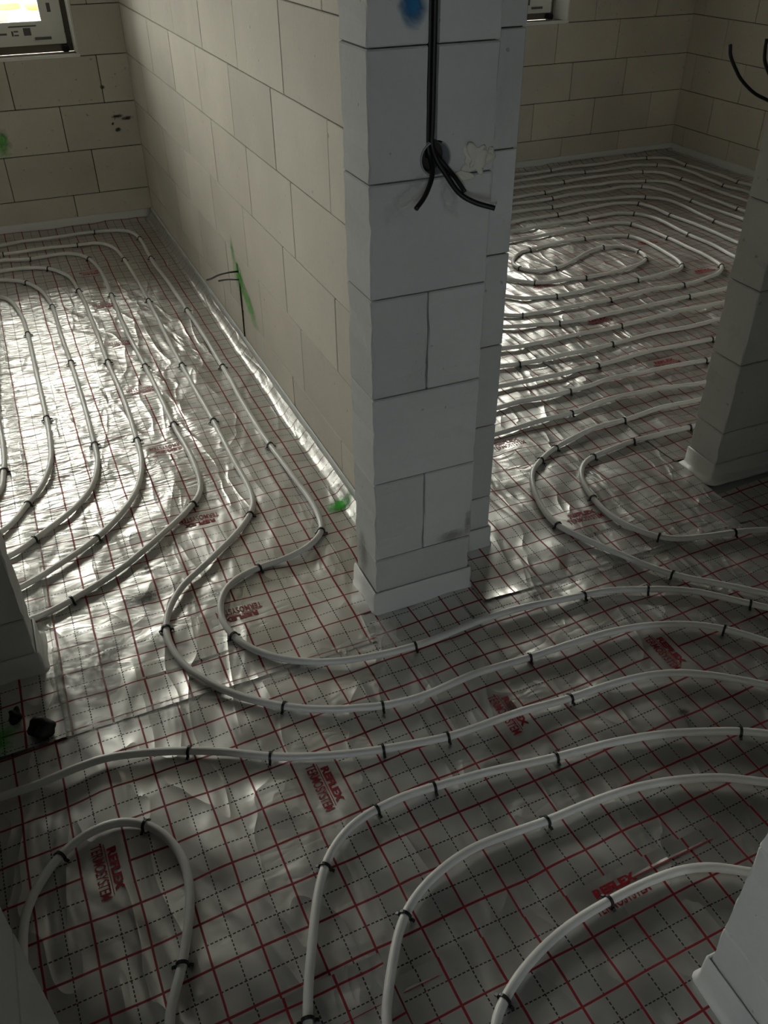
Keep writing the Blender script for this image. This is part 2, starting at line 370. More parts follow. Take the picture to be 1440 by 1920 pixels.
# ------------------------------------------------------------------ floor foil
_rn = np.random.default_rng(11)
_W = []
for wl, amp in ((0.55, 0.0014), (0.34, 0.0013), (0.21, 0.0010), (0.14, 0.0007)):
    for k in range(6):
        th = _rn.uniform(0, math.pi); _W.append((2*math.pi/wl/_rn.uniform(0.8, 1.25)*np.array([math.cos(th), math.sin(th)]), _rn.uniform(0, 6.28), amp * 0.6))
_CR = []
for k in range(5):
    th = _rn.uniform(-0.5, 0.5); wl = _rn.uniform(0.13, 0.30); _CR.append((2*math.pi/wl*np.array([math.cos(th), math.sin(th)]), _rn.uniform(0, 6.28), 0.0016))
def sstep(a, b, x):
    t = np.clip((x - a) / (b - a), 0, 1); return t * t * (3 - 2 * t)
def hgt(x, y):
    x = np.asarray(x, float); y = np.asarray(y, float); h = np.zeros(np.broadcast(x, y).shape)
    for k, ph, a in _W: h = h + a * np.sin(k[0]*x + k[1]*y + ph)
    for k, ph, a in _CR:
        s = 1 - np.abs(np.sin(0.5*(k[0]*x + k[1]*y) + ph + 0.6*np.sin(3.1*y + ph) ))
        h = h + a * s ** 3 * (0.5 + 0.5*np.sin(1.9*x - 2.3*y + 2*ph))
    # the foil runs up against the middle wall and the far walls
    h = h + 0.032 * sstep(0.102, 0.137, x) * (x < 0.145) * (y > 0.15)
    h = h + 0.012 * sstep(3.97, 4.015, y)
    return h + 0.004
FOOT = [(0.143, 0.447, 0.148, 4.03), (-0.003, 0.298, -0.003, 0.15), (1.337, 4.6, 0.147, 0.288), (-3.6, -0.907, 0.147, 0.288), (0.162, 3.3, -1.353, -1.197), (-3.0, -0.843, -1.353, -1.197)]
def sheet(label, org, phi, a0, a1, b0, b1, roll, dz, texts, clip=None, res=0.0125, cat='foil sheet'):
    """roll='y': rolled out along y, prints across; local a across the roll, b along it. roll='x': along x (local b=x, a=y)."""
    c, s = math.cos(phi), math.sin(phi)
    na = max(2, int(round((a1-a0)/res))); nb = max(2, int(round((b1-b0)/res)))
    A, B = np.meshgrid(np.linspace(a0, a1, na+1), np.linspace(b0, b1, nb+1), indexing='ij')
    def world(A, B):
        lx, ly = (A, B) if roll == 'y' else (B, A)
        return org[0] + lx*c - ly*s, org[1] + lx*s + ly*c
    X, Y = world(A, B)
    ed = np.minimum(np.minimum(A - a0, a1 - A), np.minimum(B - b0, b1 - B))
    Z = hgt(X, Y) + dz + 0.0038 * np.exp(-(ed / 0.014) ** 2) * (0.5 + 0.5*np.sin(9*X + 7*Y))
    V = np.stack([X, Y, Z], -1).reshape(-1, 3)
    ii, jj = np.meshgrid(np.arange(na), np.arange(nb), indexing='ij')
    v0 = (ii*(nb+1) + jj).ravel(); F = np.stack([v0, v0 + nb + 1, v0 + nb + 2, v0 + 1], 1)
    cx = V[F].mean(1); keep = np.ones(len(F), bool)
    for fx0, fx1, fy0, fy1 in FOOT: keep &= ~((cx[:, 0] > fx0) & (cx[:, 0] < fx1) & (cx[:, 1] > fy0) & (cx[:, 1] < fy1))
    if clip: keep &= clip(cx[:, 0], cx[:, 1])
    F = F[keep]; used = np.unique(F); mp = -np.ones(len(V), int); mp[used] = np.arange(len(used)); F = mp[F]; Vn = V[used]
    if roll == 'x': F = F[:, ::-1]
    me = bpy.data.meshes.new('foil_sheet'); me.vertices.add(len(Vn)); me.vertices.foreach_set('co', Vn.ravel())
    me.loops.add(F.size); me.loops.foreach_set('vertex_index', F.ravel()); me.polygons.add(len(F)); me.polygons.foreach_set('loop_start', np.arange(0, F.size, 4))
    me.update(calc_edges=True); me.polygons.foreach_set('use_smooth', [True]*len(F))
    uv = me.uv_layers.new(name='sheet'); AB = np.stack([A.ravel(), B.ravel()], -1)[used]
    uv.data.foreach_set('uv', AB[F.ravel()].ravel())
    me.validate()
    o = link('foil_sheet', me, None, M_FOIL); tag(o, label, cat)
    for rot, bs in texts:
        for bpos in bs:
            tv, tf = LETTERS
            ca, sa = math.cos(rot), math.sin(rot)
            ta = tv[:, 0]*ca - tv[:, 1]*sa; tb = tv[:, 0]*sa + tv[:, 1]*ca     # in the sheet's own (x,y) before phi
            if roll == 'y': aa, bb = ta, tb + bpos
            else: aa, bb = tb, ta + bpos
            x, y = world(aa, bb); z = hgt(x, y) + dz + 0.0011
            lm = mesh('printed_lettering', np.stack([x, y, z], -1), tf)
            link('printed_lettering', lm, o, M_RED)
    return o

def text_mesh(txt, size, bold, width, cx, cy, height):
    cu = bpy.data.curves.new('t', 'FONT'); cu.body = txt; cu.size = size; cu.resolution_u = 3; cu.offset = bold; cu.space_character = 1.0
    o = bpy.data.objects.new('t', cu); COL.objects.link(o)
    bpy.context.view_layer.update(); dg = bpy.context.evaluated_depsgraph_get()
    me = bpy.data.meshes.new_from_object(o.evaluated_get(dg))
    V = np.array([v.co[:2] for v in me.vertices]); F = [tuple(p.vertices) for p in me.polygons]
    lo, hi = V.min(0), V.max(0); V = (V - (lo+hi)/2) / (hi-lo) * np.array([width, height]) + np.array([cx, cy])
    bpy.data.objects.remove(o); bpy.data.curves.remove(cu); bpy.data.meshes.remove(me)
    return V, F
def lettering():
    vs, fs, n = [], [], 0
    parts = [text_mesh('REFLEX', 1.0, 0.05, 0.104, 0.004, 0.0195, 0.0195), text_mesh('TERMOSYSTEM', 1.0, 0.012, 0.134, 0.0, -0.0105, 0.024)]
    parts.append((np.array([(-0.062, 0.0045), (0.0, 0.0045), (0.062, 0.0045), (0.062, 0.0063), (0.0, 0.0063), (-0.062, 0.0063)]), [(0, 1, 4, 5), (1, 2, 3, 4)]))
    for V, F in parts:
        vs.append(V); fs += [tuple(i + n for i in f) for f in F]; n += len(V)
    return np.concatenate(vs), fs
LETTERS = lettering()
PI = math.pi
HP = 0.0316
def rng(a, b): return [0.5*k for k in range(a, b)]
sheet('broad silver foil sheet across the hall floor, printed sideways, in front of the pillar', (-0.3433, -0.4960), HP, -0.50, 0.52, -1.95, 2.6, 'x', 0.0, [(-PI/2, rng(-3, 5))])
sheet('silver foil sheet along the left face of the middle wall, upside-down print', (-0.3625, 0.155), 0.0, -0.525, 0.497, -0.265, 3.86, 'y', 0.0020, [(PI, rng(0, 8))], clip=lambda x, y: (x < 0.141) & ~((x > -0.045) & (y < 0.0)))
sheet('brightly shining silver foil sheet under the left window, seam at its right edge', (-1.37, 0.30), 0.0, -0.50, 0.495, -0.41, 3.715, 'y', 0.0040, [(PI, rng(0, 8))])
sheet('silver foil sheet in the far left corner of the left room', (-2.37, 0.30), 0.0, -0.50, 0.507, -0.41, 3.715, 'y', 0.0020, [(PI, rng(0, 8))])
sheet('silver foil sheet running from the right doorway along the hidden side of the middle wall', (0.81, 0.148), 0.0, -0.508, 0.495, -0.235, 3.87, 'y', 0.0020, [(0, rng(0, 8))], clip=lambda x, y: (x > 0.30))
sheet('silver foil sheet under the inner loops of the coiled pipe in the right room', (1.78, 0.455), 0.0, -0.482, 0.46, -0.16, 3.56, 'y', 0.0040, [(0, rng(0, 8))])
sheet('silver foil sheet under the right-hand bends of the coiled pipe', (2.685, 0.28), 0.0, -0.455, 0.50, 0.01, 3.735, 'y', 0.0020, [(0, rng(1, 8))])
sheet('silver foil sheet along the right wall of the right room', (3.68, 0.5), 0.0, -0.505, 0.555, -0.21, 3.515, 'y', 0.0040, [(0, rng(0, 7))])
sheet('silver foil sheet in the near doorway, under the bottom edge of the hall sheet', (0.124, -0.995), HP, -0.505, 0.49, -1.6, 0.045, 'y', 0.0020, [(0, [0.0, -0.5, -1.0])])
sheet('silver foil sheet in the dim near left corner of the hall', (-0.875, -0.995), HP, -0.55, 0.497, -1.6, 0.07, 'y', 0.0035, [(0, [-0.5, -1.0])])
sheet('silver foil sheet beside the pale near door jamb on the right', (1.115, -0.995), HP, -0.505, 0.50, -0.2, 0.045, 'y', 0.0035, [])

# ------------------------------------------------------------------ heating pipes
R = 0.0098
PIPE = {
 'P1': [(-0.800,3.812), (-0.599,3.813), (-0.394,3.826), (-0.256,3.817), (-0.084,3.771), (-0.036,3.693), (-0.022,3.578), (-0.026,3.226), (-0.008,2.402), (-0.006,1.716), (-0.017,1.298), (-0.013,0.988), (-0.003,0.778), (0.007,0.576), (0.000,0.479), (-0.010,0.429), (-0.029,0.397), (-0.090,0.354), (-0.150,0.332), (-0.256,0.313), (-0.324,0.291), (-0.376,0.253), (-0.406,0.202), (-0.419,0.146), (-0.414,0.080), (-0.393,0.018), (-0.344,-0.048), (-0.273,-0.108), (-0.196,-0.146), (-0.111,-0.167), (0.041,-0.181), (0.247,-0.168), (0.421,-0.169), (0.570,-0.192), (0.669,-0.210), (0.771,-0.245), (0.882,-0.307), (0.989,-0.411), (1.029,-0.453)],
 'P2': [(-0.811,3.636), (-0.616,3.625), (-0.374,3.636), (-0.257,3.592), (-0.194,3.481), (-0.169,3.263), (-0.160,2.600), (-0.167,1.794), (-0.162,1.256), (-0.164,0.938), (-0.163,0.757), (-0.175,0.657), (-0.203,0.596), (-0.272,0.511), (-0.385,0.407), (-0.497,0.315), (-0.549,0.241), (-0.573,0.171), (-0.577,0.110), (-0.563,0.020), (-0.535,-0.049), (-0.462,-0.152), (-0.364,-0.238), (-0.254,-0.302), (-0.137,-0.339), (-0.009,-0.352), (0.152,-0.342), (0.299,-0.343), (0.448,-0.347), (0.613,-0.365), (0.761,-0.409), (0.848,-0.462), (0.931,-0.556)],
 'P3': [(-0.817,3.533), (-0.662,3.490), (-0.502,3.494), (-0.408,3.460), (-0.350,3.356), (-0.317,3.066), (-0.320,2.735), (-0.328,2.215), (-0.315,1.861), (-0.310,1.300), (-0.302,1.020), (-0.309,0.859), (-0.326,0.794), (-0.361,0.740), (-0.441,0.650), (-0.565,0.545), (-0.694,0.455), (-0.794,0.400), (-0.857,0.372), (-0.918,0.355)],
 'P4': [(-0.827,3.363), (-0.689,3.344), (-0.573,3.282), (-0.495,3.122), (-0.467,2.882), (-0.457,2.388), (-0.459,1.967), (-0.453,1.572), (-0.462,1.236), (-0.472,1.084), (-0.493,0.978), (-0.540,0.854), (-0.604,0.758), (-0.690,0.676), (-0.785,0.605), (-0.935,0.509)],
 'P5': [(-0.835,3.218), (-0.770,3.179), (-0.707,3.116), (-0.642,2.938), (-0.617,2.718), (-0.615,2.346), (-0.609,2.034), (-0.608,1.622), (-0.614,1.279), (-0.620,1.139), (-0.642,1.037), (-0.683,0.943), (-0.766,0.837), (-0.868,0.749), (-0.961,0.680)],
 'P6': [(-0.851,2.955), (-0.804,2.879), (-0.769,2.670), (-0.758,2.431), (-0.758,2.028), (-0.759,1.566), (-0.765,1.347), (-0.778,1.202), (-0.810,1.090), (-0.879,0.964), (-0.976,0.825)],
 'P7': [(-0.933,1.566), (-0.930,1.391), (-0.935,1.252), (-0.945,1.180), (-0.961,1.078)],
 'P8': [(-1.039,-0.236), (-0.945,-0.235), (-0.847,-0.228), (-0.737,-0.243), (-0.604,-0.284), (-0.511,-0.330), (-0.432,-0.377), (-0.326,-0.424), (-0.187,-0.464), (-0.100,-0.482), (-0.019,-0.494), (0.142,-0.501), (0.325,-0.509), (0.452,-0.515), (0.573,-0.534), (0.652,-0.565), (0.730,-0.618), (0.811,-0.684)],
 'P9': [(0.698,-0.804), (0.646,-0.771), (0.574,-0.739), (0.474,-0.704), (0.339,-0.673), (0.186,-0.652), (0.025,-0.628), (-0.120,-0.613), (-0.185,-0.608), (-0.265,-0.614), (-0.311,-0.625), (-0.357,-0.647), (-0.396,-0.676), (-0.421,-0.706), (-0.455,-0.762), (-0.493,-0.842), (-0.527,-0.916), (-0.550,-0.978)],
 'P10': [(0.595,-0.914), (0.515,-0.863), (0.434,-0.831), (0.320,-0.803), (0.182,-0.792), (0.069,-0.792), (-0.023,-0.787), (-0.102,-0.787), (-0.173,-0.800), (-0.241,-0.824), (-0.297,-0.858), (-0.335,-0.899), (-0.376,-0.960), (-0.418,-1.035)],
 'P11': [(0.429,-1.091), (0.392,-1.069), (0.338,-1.034), (0.283,-1.015), (0.197,-1.003), (0.090,-1.003), (-0.007,-1.013), (-0.087,-1.033), (-0.154,-1.059), (-0.202,-1.087), (-0.236,-1.114)],
 'P12': [(-1.016,-0.613), (-1.007,-0.558), (-0.985,-0.511), (-0.932,-0.451), (-0.884,-0.423), (-0.837,-0.414), (-0.797,-0.417), (-0.751,-0.441), (-0.715,-0.480), (-0.693,-0.532), (-0.685,-0.584), (-0.689,-0.635), (-0.703,-0.691), (-0.722,-0.742), (-0.737,-0.782), (-0.760,-0.825), (-0.783,-0.876)],
 'P13': [(1.298,-0.166), (1.197,-0.133), (1.085,-0.114), (1.008,-0.092), (0.953,-0.055), (0.896,0.048), (0.885,0.151), (0.894,0.232), (0.913,0.313), (0.947,0.372), (0.987,0.412), (1.042,0.438), (1.144,0.453), (1.240,0.464), (1.360,0.461), (1.494,0.453)],
 'R1': [(2.767,3.834), (3.022,3.859), (3.293,3.864), (3.717,3.852), (3.876,3.866), (4.001,3.788), (4.014,3.556), (4.046,3.342), (4.041,3.034), (4.054,2.953)],
 'R2': [(2.681,3.704), (2.897,3.726), (3.214,3.704), (3.605,3.699), (3.811,3.652), (3.889,3.548), (3.912,3.373), (3.886,3.018), (3.923,2.814)],
 'R3': [(2.585,3.557), (2.938,3.553), (3.241,3.563), (3.497,3.553), (3.606,3.534), (3.690,3.447), (3.734,3.254), (3.750,2.995), (3.763,2.658)],
 'R4': [(2.474,3.383), (2.672,3.387), (2.982,3.399), (3.362,3.369), (3.480,3.343), (3.583,3.257), (3.603,3.093), (3.598,2.816), (3.599,2.555), (3.601,2.504)],
 'R5': [(2.380,3.239), (2.635,3.240), (2.960,3.259), (3.273,3.248), (3.349,3.212), (3.423,3.105), (3.445,2.807), (3.461,2.569), (3.470,2.372)],
 'R6': [(2.289,3.091), (2.545,3.085), (2.851,3.098), (3.134,3.060), (3.230,3.015), (3.310,2.910), (3.317,2.699), (3.298,2.428), (3.315,2.227)],
 'R7': [(2.180,2.913), (2.490,2.936), (2.757,2.961), (2.939,2.978), (3.047,2.941), (3.093,2.906), (3.131,2.773), (3.139,2.645), (3.144,2.442), (3.147,2.206), (3.143,2.061)],
 'R8': [(2.085,2.764), (2.303,2.775), (2.608,2.784), (2.811,2.799), (2.915,2.762), (2.982,2.670), (2.996,2.510), (2.980,2.262), (2.987,2.021), (2.970,1.892)],
 'R9': [(2.001,2.620), (2.145,2.617), (2.337,2.626), (2.539,2.643), (2.673,2.649), (2.753,2.623), (2.791,2.583), (2.825,2.465), (2.832,2.277), (2.826,2.056), (2.820,1.867), (2.801,1.784), (2.764,1.738), (2.684,1.687), (2.589,1.663), (2.433,1.651), (2.261,1.649), (2.094,1.646), (1.975,1.639), (1.742,1.633), (1.543,1.637), (1.461,1.646), (1.403,1.679)],
 'R10': [(1.531,1.873), (1.601,1.818), (1.738,1.786), (1.956,1.789), (2.200,1.791), (2.384,1.808), (2.484,1.823), (2.564,1.839), (2.609,1.872), (2.639,1.941), (2.660,2.083), (2.669,2.259), (2.645,2.407), (2.537,2.457), (2.372,2.469), (2.168,2.460), (1.981,2.436), (1.892,2.399), (1.825,2.344), (1.775,2.265), (1.780,2.199), (1.843,2.126), (1.961,2.125), (2.102,2.179), (2.293,2.282), (2.398,2.313), (2.479,2.286), (2.521,2.227), (2.535,2.161), (2.516,2.073), (2.479,2.024), (2.421,1.986), (2.323,1.959), (2.194,1.947), (2.027,1.938), (1.874,1.957), (1.744,1.992), (1.657,2.074)],
 'R11': [(2.571,1.507), (2.356,1.503), (2.142,1.495), (1.946,1.489), (1.767,1.485), (1.584,1.492), (1.440,1.517), (1.328,1.548)],
 'R12': [(2.429,1.363), (2.233,1.365), (2.015,1.358), (1.836,1.351), (1.599,1.353), (1.430,1.346), (1.287,1.343), (1.205,1.355)],
 'R13': [(2.275,1.212), (2.105,1.208), (1.953,1.211), (1.798,1.204), (1.675,1.197), (1.517,1.189), (1.380,1.192), (1.191,1.196), (1.115,1.203)],
 'R14': [(2.108,1.057), (1.930,1.057), (1.783,1.057), (1.640,1.057), (1.482,1.048), (1.322,1.037), (1.150,1.039), (1.013,1.043)],
 'R15': [(1.944,0.896), (1.805,0.902), (1.620,0.902), (1.444,0.911), (1.364,0.900), (1.246,0.892), (1.119,0.893), (0.997,0.899), (0.913,0.889)],
 'R16': [(1.779,0.733), (1.628,0.750), (1.462,0.764), (1.288,0.763), (1.159,0.740), (0.977,0.730), (0.805,0.719)],
 'P14': [(1.672,0.615), (1.488,0.625), (1.296,0.605), (1.178,0.604), (1.085,0.585), (0.946,0.542), (0.856,0.493), (0.798,0.450), (0.752,0.385), (0.711,0.279), (0.695,0.138), (0.737,0.026), (0.803,-0.106), (0.880,-0.219), (0.975,-0.315), (1.067,-0.412)],
}
CLIP = {
 'P1': [(-0.256,3.817), (-0.023,3.589), (-0.022,3.215), (-0.007,2.395), (-0.006,1.716), (-0.013,0.988), (-0.018,0.417), (-0.257,0.308), (-0.405,0.057), (0.041,-0.181), (0.567,-0.196), (0.771,-0.245), (0.993,-0.413)],
 'P2': [(-0.788,3.626), (-0.374,3.636), (-0.164,3.261), (-0.162,2.593), (-0.167,1.794), (-0.162,1.256), (-0.203,0.596), (-0.573,0.173), (-0.364,-0.238), (-0.135,-0.341), (0.301,-0.346), (0.852,-0.464)],
 'P3': [(-0.662,3.490), (-0.348,3.355), (-0.320,2.751), (-0.314,1.855), (-0.310,1.300), (-0.360,0.743), (-0.797,0.401)],
 'P4': [(-0.572,3.291), (-0.464,2.881), (-0.459,1.955), (-0.459,1.239), (-0.690,0.676)],
 'P5': [(-0.704,3.123), (-0.613,2.708), (-0.608,2.022), (-0.615,1.267), (-0.868,0.749)],
 'P6': [(-0.759,2.424), (-0.760,1.561), (-0.883,0.963)],
 'P7': [(-0.941,1.209)],
 'P8': [(-0.605,-0.287), (-0.430,-0.381), (-0.185,-0.463), (-0.018,-0.495), (0.327,-0.510)],
 'P9': [(0.647,-0.769), (0.189,-0.652), (-0.123,-0.615), (-0.265,-0.614), (-0.418,-0.703), (-0.549,-0.973)],
 'P10': [(0.069,-0.795), (-0.301,-0.861)],
 'P11': [(0.091,-1.003), (-0.201,-1.085)],
 'P12': [(-0.930,-0.452), (-0.751,-0.443), (-0.737,-0.782)],
 'P13': [(1.197,-0.133), (0.955,-0.053), (0.889,0.216), (1.040,0.435), (1.238,0.461), (1.488,0.452)],
 'P14': [(0.877,-0.223), (0.693,0.135), (0.856,0.493), (0.944,0.539), (1.298,0.604)],
 'R1': [(3.022,3.859), (3.876,3.866), (4.017,3.554), (4.044,3.032)],
 'R2': [(3.214,3.704), (3.805,3.638), (3.880,3.006)],
 'R3': [(2.938,3.553), (3.606,3.534), (3.737,3.252)],
 'R4': [(2.672,3.387), (3.471,3.332), (3.594,2.544)],
 'R5': [(2.635,3.240), (3.341,3.201), (3.437,2.797)],
 'R6': [(2.542,3.086), (3.230,3.015), (3.293,2.419)],
 'R7': [(2.490,2.936), (3.083,2.898), (3.139,2.645)],
 'R8': [(2.608,2.784), (2.933,2.742), (2.984,2.271)],
 'R9': [(2.782,2.576), (2.832,2.277), (2.792,1.770), (2.433,1.651), (1.975,1.639), (1.461,1.646)],
 'R10': [(1.978,2.438), (2.372,2.469), (2.645,2.407), (2.614,1.879), (2.247,1.795), (1.738,1.786), (1.780,2.199), (1.961,2.125), (2.393,2.306), (2.535,2.161), (2.479,2.024), (2.034,1.943), (1.738,1.986)],
 'R11': [(2.356,1.503), (1.584,1.492)],
 'R12': [(1.836,1.351)],
 'R13': [(1.675,1.197), (1.189,1.192)],
 'R14': [(2.108,1.057), (1.482,1.048)],
 'R15': [(1.944,0.896), (1.241,0.884)],
 'R16': [(1.156,0.737)],
}
def catmull(P, step=0.018):
    P = [np.array(p, float) for p in P]
    P = [2*P[0]-P[1]] + P + [2*P[-1]-P[-2]]; out = []
    for i in range(1, len(P)-2):
        p0, p1, p2, p3 = P[i-1:i+3]; d = np.linalg.norm(p2-p1); n = max(2, int(d/0.008))
        t0 = 0; t1 = t0 + max(1e-4, np.linalg.norm(p1-p0))**0.5; t2 = t1 + max(1e-4, d)**0.5; t3 = t2 + max(1e-4, np.linalg.norm(p3-p2))**0.5
        for k in range(n):
            t = t1 + (t2-t1)*k/n
            A1 = (t1-t)/(t1-t0)*p0+(t-t0)/(t1-t0)*p1; A2 = (t2-t)/(t2-t1)*p1+(t-t1)/(t2-t1)*p2; A3 = (t3-t)/(t3-t2)*p2+(t-t2)/(t3-t2)*p3
            B1 = (t2-t)/(t2-t0)*A1+(t-t0)/(t2-t0)*A2; B2 = (t3-t)/(t3-t1)*A2+(t-t1)/(t3-t1)*A3
            out.append((t2-t)/(t2-t1)*B1+(t-t1)/(t2-t1)*B2)
    out.append(P[-2]); Q = np.array(out)
    s = np.concatenate([[0], np.cumsum(np.linalg.norm(np.diff(Q, axis=0), axis=1))]); n = max(3, int(s[-1]/step))
    u = np.linspace(0, s[-1], n+1); Q = np.stack([np.interp(u, s, Q[:, 0]), np.interp(u, s, Q[:, 1])], 1)
    for _ in range(3): Q[1:-1] = 0.25*Q[:-2] + 0.5*Q[1:-1] + 0.25*Q[2:]
    return Q
def clip_mesh():
    pts = [(-0.0205, 0.001), (-0.0155, 0.0045), (-R-0.0016, 0.0)]
    pts += [(-(R+0.0016), 0.004), (-(R+0.0016), R)]
    pts += [((R+0.0016)*math.cos(PI - PI*k/8), R + (R+0.0016)*math.sin(PI - PI*k/8)) for k in range(1, 8)]
    pts += [(R+0.0016, R), (R+0.0016, 0.004), (R+0.0016, 0.0), (0.0155, 0.0045), (0.0205, 0.001)]
    P = [Vector((x, 0, z)) for x, z in pts]; vs, fs = [], []
    for i, p in enumerate(P):
        d = (P[min(i+1, len(P)-1)] - P[max(i-1, 0)]).normalized(); nrm = Vector((-d.z, 0, d.x)); w = 0.0031; tk = 0.0017
        for sy, sn in ((-1, -1), (1, -1), (1, 1), (-1, 1)): vs.append(p + nrm*sn*tk + Vector((0, sy*w, 0)))
    for i in range(len(P)-1):
        for k in range(4): fs.append((4*i+k, 4*i+(k+1) % 4, 4*i+4+(k+1) % 4, 4*i+4+k))
    fs += [(3, 2, 1, 0), tuple(len(vs)-4+k for k in range(4))]
    me = mesh('clip', vs, fs); me.materials.append(M_BLACK); return me
CLIPM = clip_mesh()
def tube_mesh(name, C, r, sides=10, caps=True):
    C = np.asarray(C, float); n = len(C); T = np.gradient(C, axis=0); T /= np.linalg.norm(T, axis=1)[:, None] + 1e-12
    up = np.array([0, 0, 1.0]); vs = []; r = np.broadcast_to(np.asarray(r, float), (n,))
    S0 = None
    for i in range(n):
        s = np.cross(T[i], up)
        if np.linalg.norm(s) < 0.2: s = np.cross(T[i], np.array([1.0, 0, 0]))
        s /= np.linalg.norm(s)
        if S0 is not None:
            s = S0 - T[i]*np.dot(S0, T[i]); s /= np.linalg.norm(s)
        S0 = s; u = np.cross(s, T[i])
        for k in range(sides):
            a = 2*PI*k/sides; vs.append(C[i] + r[i]*(math.cos(a)*s + math.sin(a)*u))
    fs = [(i*sides+k, i*sides+(k+1) % sides, (i+1)*sides+(k+1) % sides, (i+1)*sides+k) for i in range(n-1) for k in range(sides)]
    if caps: fs += [tuple(range(sides))[::-1], tuple((n-1)*sides + k for k in range(sides))]
    return mesh(name, vs, fs, True)
def heating_pipe(pts, clips, label):
    Q = catmull(pts); z = hgt(Q[:, 0], Q[:, 1]) + 0.004
    k = np.ones(9)/9; zp = np.pad(z, 4, mode='edge'); z = np.maximum(np.convolve(zp, k, 'valid'), z - 0.001)
    s = np.arange(len(Q))*0.018
    lift = np.zeros(len(Q)); ci = []
    for c in clips:
        i = int(np.argmin(((Q - np.array(c))**2).sum(1))); ci.append(i)
    near = np.min([np.abs(np.arange(len(Q)) - i) for i in ci], axis=0) * 0.018 if ci else np.full(len(Q), 0.3)
    lift = 0.0045 * sstep(0.02, 0.22, near) * (0.6 + 0.4*np.sin(s*5.3))
    zc = z + R + lift
    o = link('heating_pipe', tube_mesh('heating_pipe', np.column_stack([Q, zc]), R), None, M_PIPE); tag(o, label, 'pipe', 'underfloor heating pipes')
    for c, i in zip(clips, ci):
        t = Q[min(i+1, len(Q)-1)] - Q[max(i-1, 0)]
        cl = bpy.data.objects.new('clip', CLIPM); COL.objects.link(cl); cl.parent = o
        cl.location = (Q[i, 0], Q[i, 1], zc[i] - R); cl.rotation_euler = (0, 0, math.atan2(t[1], t[0]) - PI/2 + random.uniform(-.18, .18))
    return o
def far_left(y): return [(-2.9, y), (-1.7, y)]
heating_pipe(far_left(3.80) + PIPE['P1'] + [(1.2, -0.66), (1.55, -1.08)], CLIP['P1'], 'white pipe closest to the middle wall, looping round the foot of the pillar')
heating_pipe(far_left(3.64) + PIPE['P2'] + [(1.1, -0.76), (1.42, -1.1)], CLIP['P2'], 'white pipe second from the middle wall, wide double bend through the left doorway')
heating_pipe(far_left(3.50) + PIPE['P3'] + [(-1.3, 0.335), (-2.2, 0.335)], CLIP['P3'], 'white pipe third from the middle wall, turning left behind the dark door jamb')
heating_pipe(far_left(3.35) + PIPE['P4'] + [(-1.3, 0.47), (-2.2, 0.47)], CLIP['P4'], 'white pipe fourth from the middle wall in the left room')
heating_pipe(far_left(3.21) + PIPE['P5'] + [(-1.4, 0.62), (-2.2, 0.62)], CLIP['P5'], 'white pipe fifth from the middle wall, over shining crumpled foil')
heating_pipe(far_left(3.02)[:1] + [(-1.3, 3.03)] + PIPE['P6'] + [(-1.4, 0.77), (-2.2, 0.77)], CLIP['P6'], 'white pipe beside the red-lined foil seam, sixth from the middle wall')
heating_pipe([(-2.6, 2.86), (-1.3, 2.86), (-1.03, 2.75), (-0.93, 2.5)] + PIPE['P7'] + [(-1.1, 0.97), (-1.5, 0.92), (-2.2, 0.92)], CLIP['P7'], 'white pipe at the left edge of the view, seventh from the middle wall')
heating_pipe([(-2.3, -0.26), (-1.6, -0.26)] + PIPE['P8'] + [(1.02, -0.86), (1.25, -1.12)], CLIP['P8'], 'white pipe crossing the hall from the dim left end, below the clear seam')
heating_pipe([(1.1, -1.12), (0.9, -0.94)] + PIPE['P9'] + [(-0.62, -1.25), (-0.66, -2.3)], CLIP['P9'], 'white pipe turning to the near doorway, outermost of three nested bends')
heating_pipe([(0.95, -1.12), (0.78, -1.01)] + PIPE['P10'] + [(-0.47, -1.3), (-0.5, -2.3)], CLIP['P10'], 'white pipe turning to the near doorway, middle of three nested bends')
heating_pipe([(0.55, -1.14)] + PIPE['P11'] + [(-0.31, -1.3), (-0.33, -2.3)], CLIP['P11'], 'white pipe turning to the near doorway, innermost bend beside the pale door jamb')
heating_pipe([(-1.0, -1.12), (-1.02, -0.8)] + PIPE['P12'] + [(-0.80, -1.2), (-0.80, -2.3)], CLIP['P12'], 'white pipe making an arch round red lettering in the dim near left corner')
PP = PIPE; rv = lambda k: PP[k][::-1]
LC = {1: [(0.64, 0.72), (0.515, 0.9), (0.50, 3.55), (0.60, 3.80), (0.9, 3.85)], 2: [(0.72, 0.93), (0.62, 1.1), (0.61, 3.45), (0.72, 3.66), (1.0, 3.70)], 3: [(0.85, 1.06), (0.735, 1.25), (0.72, 3.3), (0.84, 3.51), (1.1, 3.555)],
      4: [(0.97, 1.22), (0.87, 1.38), (0.86, 3.1), (0.98, 3.33), (1.25, 3.385)], 5: [(1.1, 1.39), (1.02, 1.55), (1.01, 2.95), (1.12, 3.19), (1.4, 3.24)], 6: [(1.22, 1.60), (1.16, 1.75), (1.16, 2.8), (1.28, 3.03), (1.55, 3.09)],
      7: [(1.34, 1.74), (1.31, 1.9), (1.33, 2.65), (1.48, 2.86), (1.75, 2.915)], 8: [(1.475, 1.95), (1.45, 2.1), (1.46, 2.5), (1.6, 2.70), (1.85, 2.76)], 9: [(1.61, 2.15), (1.60, 2.3), (1.63, 2.46), (1.75, 2.59)]}
